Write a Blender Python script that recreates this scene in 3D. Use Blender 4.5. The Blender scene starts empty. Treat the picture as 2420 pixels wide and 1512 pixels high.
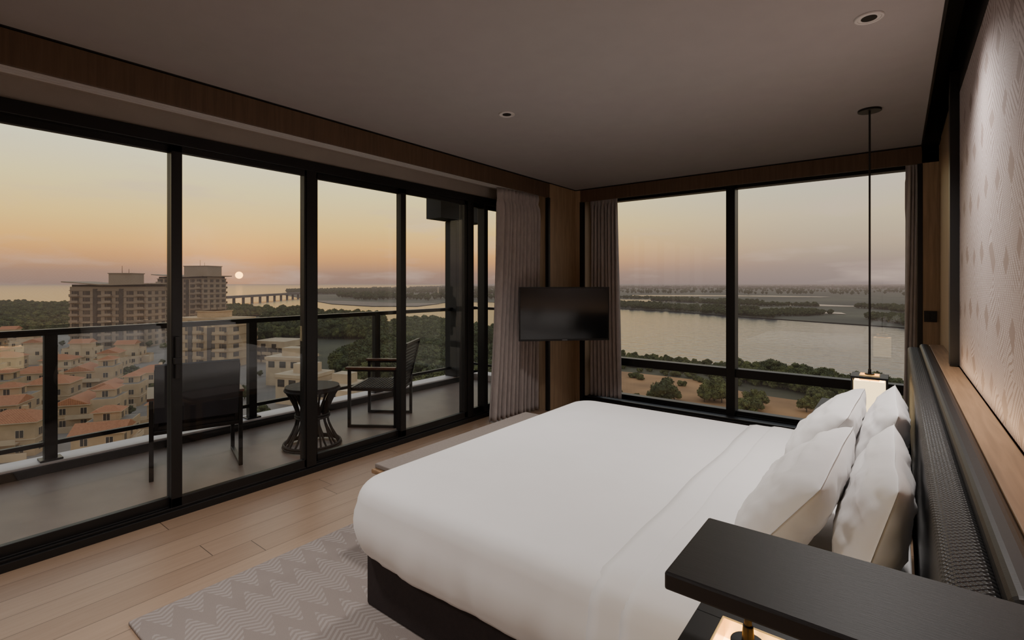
import bpy, bmesh, math, random
from mathutils import Vector, Matrix, noise
random.seed(7)
S=bpy.context.scene
COL=S.collection
EYE=1.45
YAW=math.radians(37.73)
Fx,Fy=-math.sin(YAW),math.cos(YAW)
Rx,Ry=math.cos(YAW),math.sin(YAW)
def P(s,d,z=None):
    x=Fx*d+Rx*s*d; y=Fy*d+Ry*s*d
    return (x,y) if z is None else (x,y,z)

# ---------------------------------------------------------------- materials
def newmat(name):
    m=bpy.data.materials.new(name); m.use_nodes=True
    nt=m.node_tree; b=nt.nodes['Principled BSDF']
    return m,nt,b
def setin(b,k,v):
    if k in b.inputs: b.inputs[k].default_value=v
def mat(name,col,rough=.6,metal=0,var=.12,vscale=8,bump=0,bscale=60,stretch=(1,1,1),spec=.5,emit=None,estr=0,sheen=0):
    m,nt,b=newmat(name)
    N=nt.nodes;L=nt.links
    tc=N.new('ShaderNodeTexCoord'); mp=N.new('ShaderNodeMapping'); mp.inputs['Scale'].default_value=stretch
    L.new(tc.outputs['Object'],mp.inputs['Vector'])
    nz=N.new('ShaderNodeTexNoise'); nz.inputs['Scale'].default_value=vscale; nz.inputs['Detail'].default_value=5
    L.new(mp.outputs[0],nz.inputs['Vector'])
    cr=N.new('ShaderNodeValToRGB')
    c0=[max(0,c*(1-var)) for c in col]; c1=[c*(1+var) for c in col]
    cr.color_ramp.elements[0].position=.3; cr.color_ramp.elements[0].color=(*c0,1)
    cr.color_ramp.elements[1].position=.7; cr.color_ramp.elements[1].color=(*c1,1)
    L.new(nz.outputs['Fac'],cr.inputs[0]); L.new(cr.outputs[0],b.inputs['Base Color'])
    setin(b,'Roughness',rough); setin(b,'Metallic',metal); setin(b,'Specular IOR Level',spec)
    if sheen: setin(b,'Sheen Weight',sheen)
    if bump:
        n2=N.new('ShaderNodeTexNoise'); n2.inputs['Scale'].default_value=bscale; n2.inputs['Detail'].default_value=3
        L.new(mp.outputs[0],n2.inputs['Vector'])
        bp=N.new('ShaderNodeBump'); bp.inputs['Strength'].default_value=bump; bp.inputs['Distance'].default_value=.01
        L.new(n2.outputs['Fac'],bp.inputs['Height']); L.new(bp.outputs[0],b.inputs['Normal'])
    if emit:
        b.inputs['Emission Color'].default_value=(*emit,1); b.inputs['Emission Strength'].default_value=estr
    return m
class NB:
    """tiny math-node builder"""
    def __init__(s,nt): s.nt=nt
    def m(s,op,a,b=None,c=None):
        n=s.nt.nodes.new('ShaderNodeMath'); n.operation=op
        for i,v in enumerate((a,b,c)):
            if v is None: continue
            if isinstance(v,(int,float)): n.inputs[i].default_value=v
            else: s.nt.links.new(v,n.inputs[i])
        return n.outputs[0]
    def xyz(s,kind='Object'):
        t=s.nt.nodes.new('ShaderNodeTexCoord'); q=s.nt.nodes.new('ShaderNodeSeparateXYZ')
        s.nt.links.new(t.outputs[kind],q.inputs[0]); return q.outputs
    def mix(s,f,a,b):
        n=s.nt.nodes.new('ShaderNodeMix'); n.data_type='RGBA'
        for sock,v in ((n.inputs[0],f),(n.inputs[6],a),(n.inputs[7],b)):
            if isinstance(v,(int,float)): sock.default_value=v
            elif isinstance(v,tuple): sock.default_value=(*v,1) if len(v)==3 else v
            else: s.nt.links.new(v,sock)
        return n.outputs[2]
def wood(name,col,axis='Z',rough=.45,dark=.65,sc=1.0):
    m,nt,b=newmat(name); N=nt.nodes;L=nt.links
    tc=N.new('ShaderNodeTexCoord'); mp=N.new('ShaderNodeMapping')
    s=[22*sc]*3; s['XYZ'.index(axis)]=1.2*sc; mp.inputs['Scale'].default_value=s
    L.new(tc.outputs['Object'],mp.inputs[0])
    nz=N.new('ShaderNodeTexNoise'); nz.inputs['Scale'].default_value=2.2; nz.inputs['Detail'].default_value=8; nz.inputs['Distortion'].default_value=.6
    L.new(mp.outputs[0],nz.inputs['Vector'])
    cr=N.new('ShaderNodeValToRGB'); cr.color_ramp.elements[0].position=.32; cr.color_ramp.elements[1].position=.68
    cr.color_ramp.elements[0].color=(*[c*dark for c in col],1); cr.color_ramp.elements[1].color=(*[c*1.1 for c in col],1)
    L.new(nz.outputs['Fac'],cr.inputs[0]); L.new(cr.outputs[0],b.inputs['Base Color']); setin(b,'Roughness',rough)
    bp=N.new('ShaderNodeBump'); bp.inputs['Strength'].default_value=.12; bp.inputs['Distance'].default_value=.004
    L.new(nz.outputs['Fac'],bp.inputs['Height']); L.new(bp.outputs[0],b.inputs['Normal'])
    return m
def floor_mat():
    m,nt,b=newmat('oak_floor'); n=NB(nt); N=nt.nodes;L=nt.links
    x,y,z=n.xyz()
    pw=.17
    row=n.m('FLOOR',n.m('DIVIDE',x,pw))
    h=n.m('FRACT',n.m('MULTIPLY',n.m('SINE',n.m('MULTIPLY',row,12.9898)),43758.5))
    yy=n.m('ADD',n.m('DIVIDE',y,1.7),h)
    idx=n.m('ADD',n.m('FLOOR',yy),n.m('MULTIPLY',row,17.3))
    r=n.m('FRACT',n.m('MULTIPLY',n.m('SINE',n.m('MULTIPLY',idx,78.233)),4375.5))
    fx=n.m('FRACT',n.m('DIVIDE',x,pw)); fy=n.m('FRACT',yy)
    gx=n.m('LESS_THAN',n.m('MINIMUM',fx,n.m('SUBTRACT',1,fx)),.009)
    gy=n.m('LESS_THAN',n.m('MINIMUM',fy,n.m('SUBTRACT',1,fy)),.0011)
    gap=n.m('MAXIMUM',gx,gy)
    cx=N.new('ShaderNodeCombineXYZ'); L.new(n.m('MULTIPLY',x,30),cx.inputs[0]); L.new(n.m('MULTIPLY',n.m('ADD',y,n.m('MULTIPLY',r,9)),1.6),cx.inputs[1]); L.new(r,cx.inputs[2])
    nz=N.new('ShaderNodeTexNoise'); nz.inputs['Scale'].default_value=2; nz.inputs['Detail'].default_value=8; nz.inputs['Distortion'].default_value=.8
    L.new(cx.outputs[0],nz.inputs['Vector'])
    g=n.m('MULTIPLY_ADD',nz.outputs['Fac'],.5,n.m('MULTIPLY',r,.28))
    col=n.mix(g,(.30,.19,.12),(.52,.36,.245))
    col=n.mix(gap,col,(.08,.05,.03))
    L.new(col,b.inputs['Base Color']); setin(b,'Roughness',.36)
    bp=N.new('ShaderNodeBump'); bp.inputs['Strength'].default_value=.25; bp.inputs['Distance'].default_value=.004
    L.new(n.m('SUBTRACT',n.m('MULTIPLY',nz.outputs['Fac'],.4),gap),bp.inputs['Height']); L.new(bp.outputs[0],b.inputs['Normal'])
    return m
def rug_mat():
    m,nt,b=newmat('rug_chevron_weave'); n=NB(nt); N=nt.nodes;L=nt.links
    x,y,z=n.xyz()
    colw=.12
    cell=n.m('DIVIDE',y,colw); tri=n.m('ABSOLUTE',n.m('SUBTRACT',n.m('FRACT',cell),.5))
    big=n.m('GREATER_THAN',n.m('FRACT',n.m('ADD',n.m('DIVIDE',x,.40),n.m('MULTIPLY',tri,.8))),.34)
    fine=n.m('GREATER_THAN',n.m('FRACT',n.m('ADD',n.m('DIVIDE',x,.028),n.m('MULTIPLY',tri,3.0))),.5)
    f=n.m('MULTIPLY',big,fine)
    nz=N.new('ShaderNodeTexNoise'); nz.inputs['Scale'].default_value=240
    n2=N.new('ShaderNodeTexNoise'); n2.inputs['Scale'].default_value=3.5
    t=N.new('ShaderNodeTexCoord'); L.new(t.outputs['Object'],nz.inputs['Vector']); L.new(t.outputs['Object'],n2.inputs['Vector'])
    f=n.m('MULTIPLY',f,n.m('MULTIPLY_ADD',n2.outputs['Fac'],.9,.5))
    col=n.mix(f,(.33,.28,.255),(.43,.38,.355))
    col=n.mix(n.m('MULTIPLY',nz.outputs['Fac'],.30),col,(.20,.165,.15))
    L.new(col,b.inputs['Base Color']); setin(b,'Roughness',.95); setin(b,'Specular IOR Level',.1)
    bp=N.new('ShaderNodeBump'); bp.inputs['Strength'].default_value=.4; bp.inputs['Distance'].default_value=.004
    L.new(n.m('ADD',nz.outputs['Fac'],f),bp.inputs['Height']); L.new(bp.outputs[0],b.inputs['Normal'])
    return m
def wallpaper_mat():
    m,nt,b=newmat('wallpaper_woven_diamonds'); n=NB(nt); N=nt.nodes;L=nt.links
    x,y,z=n.xyz()
    wn=N.new('ShaderNodeTexNoise'); wn.inputs['Scale'].default_value=2.2; wn.inputs['Detail'].default_value=2
    t=N.new('ShaderNodeTexCoord'); L.new(t.outputs['Object'],wn.inputs['Vector'])
    wob=n.m('MULTIPLY',n.m('SUBTRACT',wn.outputs['Fac'],.5),.20)
    cw,ch=.26,.24
    zz=n.m('DIVIDE',n.m('ADD',z,wob),ch)
    off=n.m('MULTIPLY',n.m('MODULO',n.m('FLOOR',zz),2),.5)
    cell=n.m('ADD',n.m('DIVIDE',n.m('ADD',y,wob),cw),off); tri=n.m('ABSOLUTE',n.m('SUBTRACT',n.m('FRACT',cell),.5))
    fz=n.m('ABSOLUTE',n.m('SUBTRACT',n.m('FRACT',zz),.5))
    dist=n.m('ADD',tri,fz)
    diamond=n.m('LESS_THAN',dist,.22)
    stripes=n.m('GREATER_THAN',n.m('FRACT',n.m('MULTIPLY',dist,7.0)),.34)
    hatch=n.m('GREATER_THAN',n.m('FRACT',n.m('MULTIPLY',n.m('SUBTRACT',tri,fz),8)),.28)
    alt=n.m('GREATER_THAN',n.m('FRACT',n.m('MULTIPLY',n.m('FLOOR',cell),.5)),.25)
    ln=n.m('ADD',n.m('MULTIPLY',stripes,alt),n.m('MULTIPLY',hatch,n.m('SUBTRACT',1,alt)))
    f=n.m('MULTIPLY',ln,n.m('SUBTRACT',1,diamond))
    thr=n.m('MULTIPLY_ADD',n.m('SINE',n.m('MULTIPLY',z,900)),.12,.88)
    f=n.m('MULTIPLY',f,thr)
    L.new(n.mix(f,(.31,.24,.215),(.54,.465,.45)),b.inputs['Base Color']); setin(b,'Roughness',.6)
    bp=N.new('ShaderNodeBump'); bp.inputs['Strength'].default_value=.5; bp.inputs['Distance'].default_value=.002
    L.new(f,bp.inputs['Height']); L.new(bp.outputs[0],b.inputs['Normal'])
    return m
def leather_mat():
    m,nt,b=newmat('woven_black_leather'); n=NB(nt); N=nt.nodes;L=nt.links
    x,y,z=n.xyz()
    a=n.m('SINE',n.m('MULTIPLY',y,420)); c=n.m('SINE',n.m('MULTIPLY',n.m('ADD',z,x),420))
    w=n.m('MULTIPLY',a,c)
    L.new(n.mix(n.m('MULTIPLY_ADD',w,.5,.5),(.008,.008,.009),(.03,.03,.033)),b.inputs['Base Color']); setin(b,'Roughness',.42)
    bp=N.new('ShaderNodeBump'); bp.inputs['Strength'].default_value=.6; bp.inputs['Distance'].default_value=.003
    L.new(w,bp.inputs['Height']); L.new(bp.outputs[0],b.inputs['Normal'])
    return m
def glass_mat(name,tint=(.985,.985,.985),f0=.03):
    m=bpy.data.materials.new(name); m.use_nodes=True; nt=m.node_tree; nt.nodes.clear(); N=nt.nodes;L=nt.links;n=NB(nt)
    o=N.new('ShaderNodeOutputMaterial'); mx=N.new('ShaderNodeMixShader'); tr=N.new('ShaderNodeBsdfTransparent'); tr.inputs[0].default_value=(*tint,1)
    gl=N.new('ShaderNodeBsdfGlossy'); gl.inputs['Roughness'].default_value=0.0
    g=N.new('ShaderNodeNewGeometry'); dp=N.new('ShaderNodeVectorMath'); dp.operation='DOT_PRODUCT'; L.new(g.outputs['Normal'],dp.inputs[0]); L.new(g.outputs['Incoming'],dp.inputs[1])
    c=n.m('SUBTRACT',1,n.m('ABSOLUTE',dp.outputs['Value'])); fr=n.m('MULTIPLY_ADD',n.m('POWER',c,5),1-f0,f0)
    L.new(fr,mx.inputs[0]); L.new(tr.outputs[0],mx.inputs[1]); L.new(gl.outputs[0],mx.inputs[2]); L.new(mx.outputs[0],o.inputs[0])
    return m
HAZE_PAINT=(.33,.255,.22)
def painted_haze(m,dist=5200):  # paints air haze into the material as emission growing with distance
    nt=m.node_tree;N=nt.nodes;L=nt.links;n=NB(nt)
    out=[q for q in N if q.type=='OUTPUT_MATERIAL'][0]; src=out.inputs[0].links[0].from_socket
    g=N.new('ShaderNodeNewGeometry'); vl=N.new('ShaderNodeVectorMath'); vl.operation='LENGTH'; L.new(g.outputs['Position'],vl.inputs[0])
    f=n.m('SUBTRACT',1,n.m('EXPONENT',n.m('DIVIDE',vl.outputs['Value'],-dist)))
    e=N.new('ShaderNodeEmission'); e.inputs[0].default_value=(*HAZE_PAINT,1); e.inputs[1].default_value=.95
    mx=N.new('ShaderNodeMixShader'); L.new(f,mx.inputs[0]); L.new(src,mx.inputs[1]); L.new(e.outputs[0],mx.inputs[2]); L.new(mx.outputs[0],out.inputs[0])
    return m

M={}
M['black']=mat('black_anodised_metal',(.009,.008,.008),.42,0,.1)
M['blackwood']=mat('black_stained_wood',(.013,.011,.011),.45,0,.15,6,.05,40,(1,10,1))
M['pelmet']=wood('walnut_veneer',(.125,.074,.044),'Z',.5,.8)
M['oakwall']=wood('oak_wall_veneer',(.42,.285,.175),'Z',.5,.8)
M['ledge']=wood('oak_ledge',(.34,.205,.11),'Y',.45,.75)
M['floor']=floor_mat()
M['rug']=rug_mat()
M['wallpaper']=wallpaper_mat()
M['leather']=leather_mat()
M['ceiling']=mat('matte_ceiling_paint',(.36,.335,.33),.9,0,.02)
M['plaster']=mat('beige_plaster',(.36,.315,.28),.8,0,.04)
M['rail_white']=mat('curtain_rail_white',(.6,.58,.57),.5,0,.03)
M['curtain']=mat('curtain_fabric',(.50,.44,.42),.9,0,.1,30,.2,300,(1,1,.4),.1,sheen=.3)
M['sheet']=mat('white_cotton',(.87,.85,.84),.85,0,.015,5,.10,10,spec=.2,sheen=.2)
M['sheet2']=mat('white_sateen',(.87,.85,.84),.75,0,.015,5,.10,9,spec=.25,sheen=.2)
M['skirt']=mat('dark_brown_bed_base',(.022,.013,.013),.8,0,.15,40,.2,300)
M['benchfab']=mat('grey_bench_upholstery',(.26,.22,.195),.9,0,.08,80,.3,400)
M['white']=mat('white_fixture',(.6,.57,.56),.4,0,.02)
M['screen']=mat('tv_screen',(.006,.006,.007),.12,0,.05)
M['mark']=mat('grey_mark',(.25,.25,.26),.4)
M['shade']=mat('lamp_shade_cream',(.8,.66,.42),.8,0,.05,20,emit=(1,.72,.36),estr=2.4)
M['brass']=mat('brass_cap',(.75,.5,.18),.3,.9,.05,emit=(1,.6,.2),estr=.6)
M['bulb']=mat('lamp_diffuser_lit',(.9,.8,.6),.6,emit=(1,.72,.35),estr=5)
M['glass']=glass_mat('window_glass')
M['railglass']=glass_mat('balcony_glass',(.93,.95,.96))
M['tile']=mat('balcony_tile',(.32,.235,.185),.45,0,.08,5,.05,60)
M['curb']=mat('pale_stone_curb',(.80,.74,.72),.5,0,.06)
M['darkconc']=mat('dark_cladding',(.02,.018,.017),.6)
M['weave']=mat('dark_wicker',(.022,.015,.012),.6,0,.3,120,.5,200)
M['armwood']=wood('teak_arm',(.18,.07,.04),'Y',.4)
M['cush']=mat('grey_blue_outdoor_fabric',(.04,.04,.048),.85,0,.1)

# ---------------------------------------------------------------- mesh builder
class B:
    def __init__(s): s.v=[];s.f=[];s.m=[];s.T=Matrix.Identity(4)
    def add(s,vs,fs,mi):
        o=len(s.v); s.v+=[tuple(s.T@Vector(v)) for v in vs]; s.f+=[tuple(i+o for i in f) for f in fs]; s.m+=[mi]*len(fs)
    def box(s,x0,x1,y0,y1,z0,z1,mi=0):
        x0,x1=sorted((x0,x1));y0,y1=sorted((y0,y1));z0,z1=sorted((z0,z1))
        s.add([(x0,y0,z0),(x1,y0,z0),(x1,y1,z0),(x0,y1,z0),(x0,y0,z1),(x1,y0,z1),(x1,y1,z1),(x0,y1,z1)],
              [(0,3,2,1),(4,5,6,7),(0,1,5,4),(1,2,6,5),(2,3,7,6),(3,0,4,7)],mi)
    def cyl(s,p0,p1,r0,r1=None,n=12,mi=0):
        r1=r0 if r1 is None else r1
        p0=Vector(p0);p1=Vector(p1);d=(p1-p0).normalized()
        a=d.orthogonal().normalized();b=d.cross(a)
        vs=[];
        for p,r in ((p0,r0),(p1,r1)):
            for i in range(n):
                t=2*math.pi*i/n; vs.append(tuple(p+a*r*math.cos(t)+b*r*math.sin(t)))
        fs=[(i,(i+1)%n,n+(i+1)%n,n+i) for i in range(n)]+[tuple(range(n))[::-1],tuple(range(n,2*n))]
        s.add(vs,fs,mi)
    def bar(s,p0,p1,w,h,mi=0):
        p0=Vector(p0);p1=Vector(p1);d=(p1-p0).normalized()
        up=Vector((0,0,1)) if abs(d.z)<.9 else Vector((0,1,0))
        a=d.cross(up).normalized();b=a.cross(d)
        vs=[]
        for p in (p0,p1):
            for i,j in ((-1,-1),(1,-1),(1,1),(-1,1)): vs.append(tuple(p+a*i*w/2+b*j*h/2))
        s.add(vs,[(0,3,2,1),(4,5,6,7),(0,1,5,4),(1,2,6,5),(2,3,7,6),(3,0,4,7)],mi)
    def torus(s,c,R,r,n=32,k=8,mi=0):
        vs=[];fs=[]
        for i in range(n):
            a=2*math.pi*i/n
            for j in range(k):
                t=2*math.pi*j/k; rr=R+r*math.cos(t)
                vs.append((c[0]+rr*math.cos(a),c[1]+rr*math.sin(a),c[2]+r*math.sin(t)))
        for i in range(n):
            for j in range(k):
                fs.append((i*k+j,((i+1)%n)*k+j,((i+1)%n)*k+(j+1)%k,i*k+(j+1)%k))
        s.add(vs,fs,mi)
    def build(s,name,mats,bevel=0,smooth=False,parent=None,seg=2):
        me=bpy.data.meshes.new(name); me.from_pydata(s.v,[],s.f)
        for m in mats: me.materials.append(M[m] if isinstance(m,str) else m)
        me.polygons.foreach_set('material_index',s.m)
        if smooth: me.polygons.foreach_set('use_smooth',[True]*len(s.f))
        me.update()
        bm=bmesh.new(); bm.from_mesh(me); bmesh.ops.recalc_face_normals(bm,faces=bm.faces); bm.to_mesh(me); bm.free()
        o=bpy.data.objects.new(name,me); COL.objects.link(o)
        if bevel:
            md=o.modifiers.new('bevel','BEVEL'); md.width=bevel; md.segments=seg; md.limit_method='ANGLE'; md.angle_limit=math.radians(40)
        if parent: o.parent=parent
        return o
def empty(name,loc=(0,0,0)):
    e=bpy.data.objects.new(name,None); e.location=loc; COL.objects.link(e); return e
def box1(name,dims,m,bevel=0,parent=None):
    b=B(); b.box(*dims); return b.build(name,[m],bevel,parent=parent)

# ---------------------------------------------------------------- room shell
CZ=2.6
WX=.265   # bed wall face
box1('floor',(-3.66,.6,-2.2,5.8,-.12,0),'floor')
box1('ceiling',(-3.15,.16,-2.2,5.35,CZ,CZ+.3),'ceiling')
b=B(); b.box(-3.75,-3.17,-2.2,4.77,2.5,2.9); b.box(-3.66,-3.56,-2.2,4.77,2.37,2.5); b.box(-3.07,.6,5.375,5.8,2.56,2.9)
b.build('wall_window_head',['plaster'])
b=B()
b.box(-3.43,-3.25,-2.2,4.77,2.482,2.5)
for x in (-3.405,-3.365,-3.325,-3.285): b.box(x-.008,x+.008,-2.2,4.77,2.468,2.484)
b.build('curtain_rail',['rail_white'],.002)
b=B(); b.box(-3.172,-3.15,-2.2,4.775,2.43,2.590); b.box(-3.08,.265,5.35,5.372,2.445,2.590); b.build('trim_1',['pelmet'],.002)
b=B(); b.box(-3.18,-3.146,-2.2,5.35,2.592,2.62); b.box(-3.18,.2,5.346,5.38,2.592,2.62);  # black strips stand in for the shadow line between pelmet and ceiling
b.build('shadow_line_strip',['black'])
b=B(); b.box(-3.70,-3.15,4.78,5.85,0,2.592); b.box(-3.15,-3.085,5.35,5.85,0,2.592); b.build('wall_corner_column',['oakwall'],.003)
b=B(); b.box(-3.19,-3.146,4.745,4.782,0,2.43); b.box(-3.088,-3.045,5.345,5.40,0,2.445); b.box(.125,.16,5.345,5.40,0,2.445)
b.build('trim_3',['black'],.002)
b=B(); b.box(.155,.7,5.35,5.85,0,2.7); b.build('wall_far',['oakwall'])
box1('wall_right',(WX+.022,.7,-2.2,5.35,0,2.9),'oakwall')
box1('trim_7',(WX,WX+.021,3.75,5.345,0,2.6),'oakwall')
box1('wall_back',(-3.7,.7,-2.35,-2.2,0,2.9),'plaster')
b=B(); b.box(WX,WX+.02,-2.2,3.655,1.0,2.495); b.build('wallpaper_panel',['wallpaper'])
b=B(); b.box(WX-.04,WX+.02,3.66,3.74,1.0,2.62); b.box(WX-.002,WX+.021,-2.2,3.66,2.5,2.9); b.box(.15,WX+.03,-2.2,5.2,2.86,2.9); b.box(.150,.161,-2.2,5.2,2.595,2.9)
b.box(.15,WX+.03,5.15,5.36,2.58,2.9); b.box(WX-.003,WX+.02,3.66,5.3,2.6,2.9)
b.build('trim_4',['black'])

# ---------------------------------------------------------------- sliding doors (window_1)
b=B(); gx=-3.60
b.box(-3.66,-3.54,-2.2,4.78,0.0,.045)
for x in (-3.635,-3.60,-3.565): b.box(x-.006,x+.006,-2.2,4.78,.045,.06)
b.box(-3.66,-3.545,-2.2,4.78,2.31,2.385)
def leaf(y0,y1,x,w0=.06,w1=.06):
    b.box(x-.02,x+.02,y0,y0+w0,.05,2.33); b.box(x-.02,x+.02,y1-w1,y1,.05,2.33)
    b.box(x-.02,x+.02,y0,y1,.05,.115); b.box(x-.02,x+.02,y0,y1,2.27,2.33)
    b.box(x-.003,x+.003,y0+w0,y1-w1,.11,2.28,1)
leaf(-.65,.27,-3.58); leaf(.23,1.215,-3.62); leaf(1.155,2.09,-3.58)
leaf(2.09,3.03,-3.62,.075); leaf(2.96,3.86,-3.58); leaf(3.80,4.78,-3.62,.16)
b.box(-3.65,-3.55,2.045,2.125,.05,2.33)
b.box(-3.65,-3.55,3.84,3.93,.05,2.33); b.box(-3.65,-3.55,4.10,4.16,.05,2.33); b.box(-3.65,-3.55,-2.2,-.62,0,2.4)
b.box(-3.56,-3.535,1.17,1.195,.86,1.12); b.box(-3.575,-3.53,1.162,1.203,.95,.99)
b.build('window_1',['black','glass'],.003)
b=B(); gy=5.70
b.box(-3.1,.2,gy-.06,gy+.06,.0,.06); b.box(-3.1,.2,gy-.05,gy+.05,.06,.10)
b.box(-3.1,.2,gy-.10,gy-.07,.0,.05)
b.box(-3.1,.2,gy-.06,gy+.05,2.46,2.60)
b.box(-3.1,.2,gy-.07,gy+.04,.455,.545)
b.box(-1.455,-1.365,gy-.09,gy+.05,0,2.6)
b.box(-3.1,-3.0,gy-.06,gy+.05,0,2.6); b.box(.13,.2,gy-.06,gy+.05,0,2.6)
b.box(-3.05,.15,gy-.003,gy+.003,.1,2.46,1)
b.build('window_2',['black','glass'],.003)
b=B(); b.box(-3.08,.155,5.38,5.59,.0,.055); b.box(-3.08,.155,5.40,5.42,.055,.075); b.build('trim_5',['black'],.003)

# ---------------------------------------------------------------- curtains
def curtain(name,p0,p1,z0,z1,folds,amp,flare0=0,flare1=0,seed=0):
    p0=Vector(p0);p1=Vector(p1);d=(p1-p0);L=d.length;d.normalize();n=Vector((-d.y,d.x))
    nu=folds*14;nv=44;vs=[];fs=[]
    for j in range(nv+1):
        h=j/nv; z=z0+(z1-z0)*h
        for i in range(nu+1):
            t=i/nu
            ph=t*folds*2*math.pi
            wob=noise.noise(Vector((t*6,h*1.5,seed)))*.9
            a=amp*(1-.55*max(0,(h-.9)/.1)) * (1+.35*noise.noise(Vector((t*9,seed+3,h))))
            off=a*math.sin(ph+wob*(1-h)*1.3)+ .3*a*math.sin(2*ph+1.2)*(h)
            sh=L*t+ (flare0*(1-t)+flare1*t)*(1-h)**1.5 + .012*math.sin(ph*1.0+h*3)
            if h>.94 and h<.965: off*=.55
            p=p0+d*sh+n*off
            vs.append((p.x,p.y,z))
    for j in range(nv):
        for i in range(nu):
            a=j*(nu+1)+i; fs.append((a,a+1,a+nu+2,a+nu+1))
    b=B(); b.add(vs,fs,0); o=b.build(name,['curtain'],smooth=True)
    md=o.modifiers.new('s','SOLIDIFY'); md.thickness=.004
    return o
curtain('curtain',(-3.34,4.08),(-3.29,4.72),.012,2.465,11,.045,-.12,.0,1)
curtain('curtain',(-3.02,5.49),(-2.66,5.49),.08,2.55,8,.040,0,.06,2)
curtain('curtain',(.055,5.49),(.12,5.49),.08,2.55,3,.03,-.03,0,3)

# ---------------------------------------------------------------- ceiling fittings
def downlight(x,y,r):
    b=B(); b.torus((x,y,CZ-.002),r*.86,r*.12,40,8,0); 
    b.cyl((x,y,CZ-.004),(x,y,CZ+.0),r*.88,r*.88,40,0); b.cyl((x,y,CZ-.006),(x,y,CZ-.0038),r*.52,r*.52,32,1)
    b.build('ceiling_downlight',['white','black'],smooth=False)
for x,y in ((-2.10,2.657),(-.10,2.65),(-2.1,.45),(-.9,-.9)): downlight(x,y,.056)  # last two fixtures are added out of view for the fill spots

def lantern(name,x,y,zt,topz,rod=.006,canopy=True):
    """square shade lantern with black cap hung on a rod"""
    b=B(); w=.10; h=.25; zb=zt-h
    b.box(x-w,x+w,y-w,y-.052,zt-.014,zt); b.box(x-w,x+w,y+.052,y+w,zt-.014,zt)
    b.box(x-w,x-.052,y-.052,y+.052,zt-.014,zt); b.box(x+.052,x+w,y-.052,y+.052,zt-.014,zt)
    for sx in (-1,1):
        for sy in (-1,1):
            b.box(x+sx*(w-.008)-.005,x+sx*(w-.008)+.005,y+sy*(w-.008)-.005,y+sy*(w-.008)+.005,zb,zt-.01)
    b.box(x-w,x+w,y-w,y+w,zb-.012,zb)
    q=w-.018
    for a in (-1,1):
        b.box(x+a*q-.002,x+a*q+.002,y-q,y+q,zb,zt-.03,1); b.box(x-q,x+q,y+a*q-.002,y+a*q+.002,zb,zt-.03,1)
    b.box(x-.054,x+.054,y-.054,y-.050,zt-.03,zt+.006,2); b.box(x-.054,x+.054,y+.050,y+.054,zt-.03,zt+.006,2)
    b.box(x-.054,x-.050,y-.05,y+.05,zt-.03,zt+.006,2); b.box(x+.050,x+.054,y-.05,y+.05,zt-.03,zt+.006,2)
    b.box(x-.05,x+.05,y-.05,y+.05,zt-.045,zt-.04,3)
    b.cyl((x,y,zt-.04),(x,y,zt+.004),.006,.006,12,0); b.cyl((x,y,zt+.002),(x,y,zt+.012),.027,.027,28,0); b.cyl((x,y,zt+.012),(x,y,zt+.04),.010,.008,16,0)
    b.cyl((x,y,zt+.03),(x,y,topz),rod,rod,12,0)
    if canopy: b.cyl((x,y,topz-.014),(x,y,topz-.0005),.066,.066,40,0)
    b.build(name,['black','shade','brass','bulb'],.0015)
lantern('pendant_lantern',-.15,4.06,.845,CZ)
lantern('pendant_lantern',-.195,.885,.85,.971,canopy=False)

# ---------------------------------------------------------------- headboard / shelf / nightstands
b=B()
b.box(.055,.13,1.0,4.82,.20,.975,1)
b.box(.125,.182,1.0,4.84,0,1.0,0)
b.build('headboard',['blackwood','leather'],.02,seg=4)
box1('trim_6',(.182,WX,.995,4.9,.90,.992),'ledge',.003)
b=B(); b.box(-.29,.264,.763,.995,.972,1.0); b.build('bedside_shelf',['blackwood'],.004)
b=B(); b.box(.12,.264,.763,.99,0,.970); b.build('bedside_panel',['blackwood'],.004)
def nightstand(x0,x1,y0,y1,h):
    zb=.016
    b=B(); b.box(x0+.02,x1,y0+.02,y1-.02,.06,h-.04,0); b.box(x0,x1,y0,y1,h-.04,h,0); b.box(x0+.05,x1-.02,y0+.05,y1-.05,zb,.06,0)
    b.box(x0+.006,x0+.022,y0+.03,y1-.03,.10,.5*(h-.05)+.02,1); b.box(x0+.006,x0+.022,y0+.03,y1-.03,.5*(h-.05)+.035,h-.055,1)
    b.cyl((x0-.01,(y0+y1)/2-.06,h*.72),(x0-.01,(y0+y1)/2+.06,h*.72),.005,.005,10,2)
    b.build('nightstand',['blackwood','cush','brass'],.006)
nightstand(-.40,.05,.72,1.16,.50)
nightstand(-.48,.05,3.50,4.62,.55)

b=B(); b.box(.168,.250,5.338,5.35,1.135,1.225,0); b.box(.178,.206,5.334,5.34,1.15,1.21,1); b.box(.212,.240,5.334,5.34,1.15,1.21,1)
b.build('wall_switch',['black','darkconc'],.002)

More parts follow.
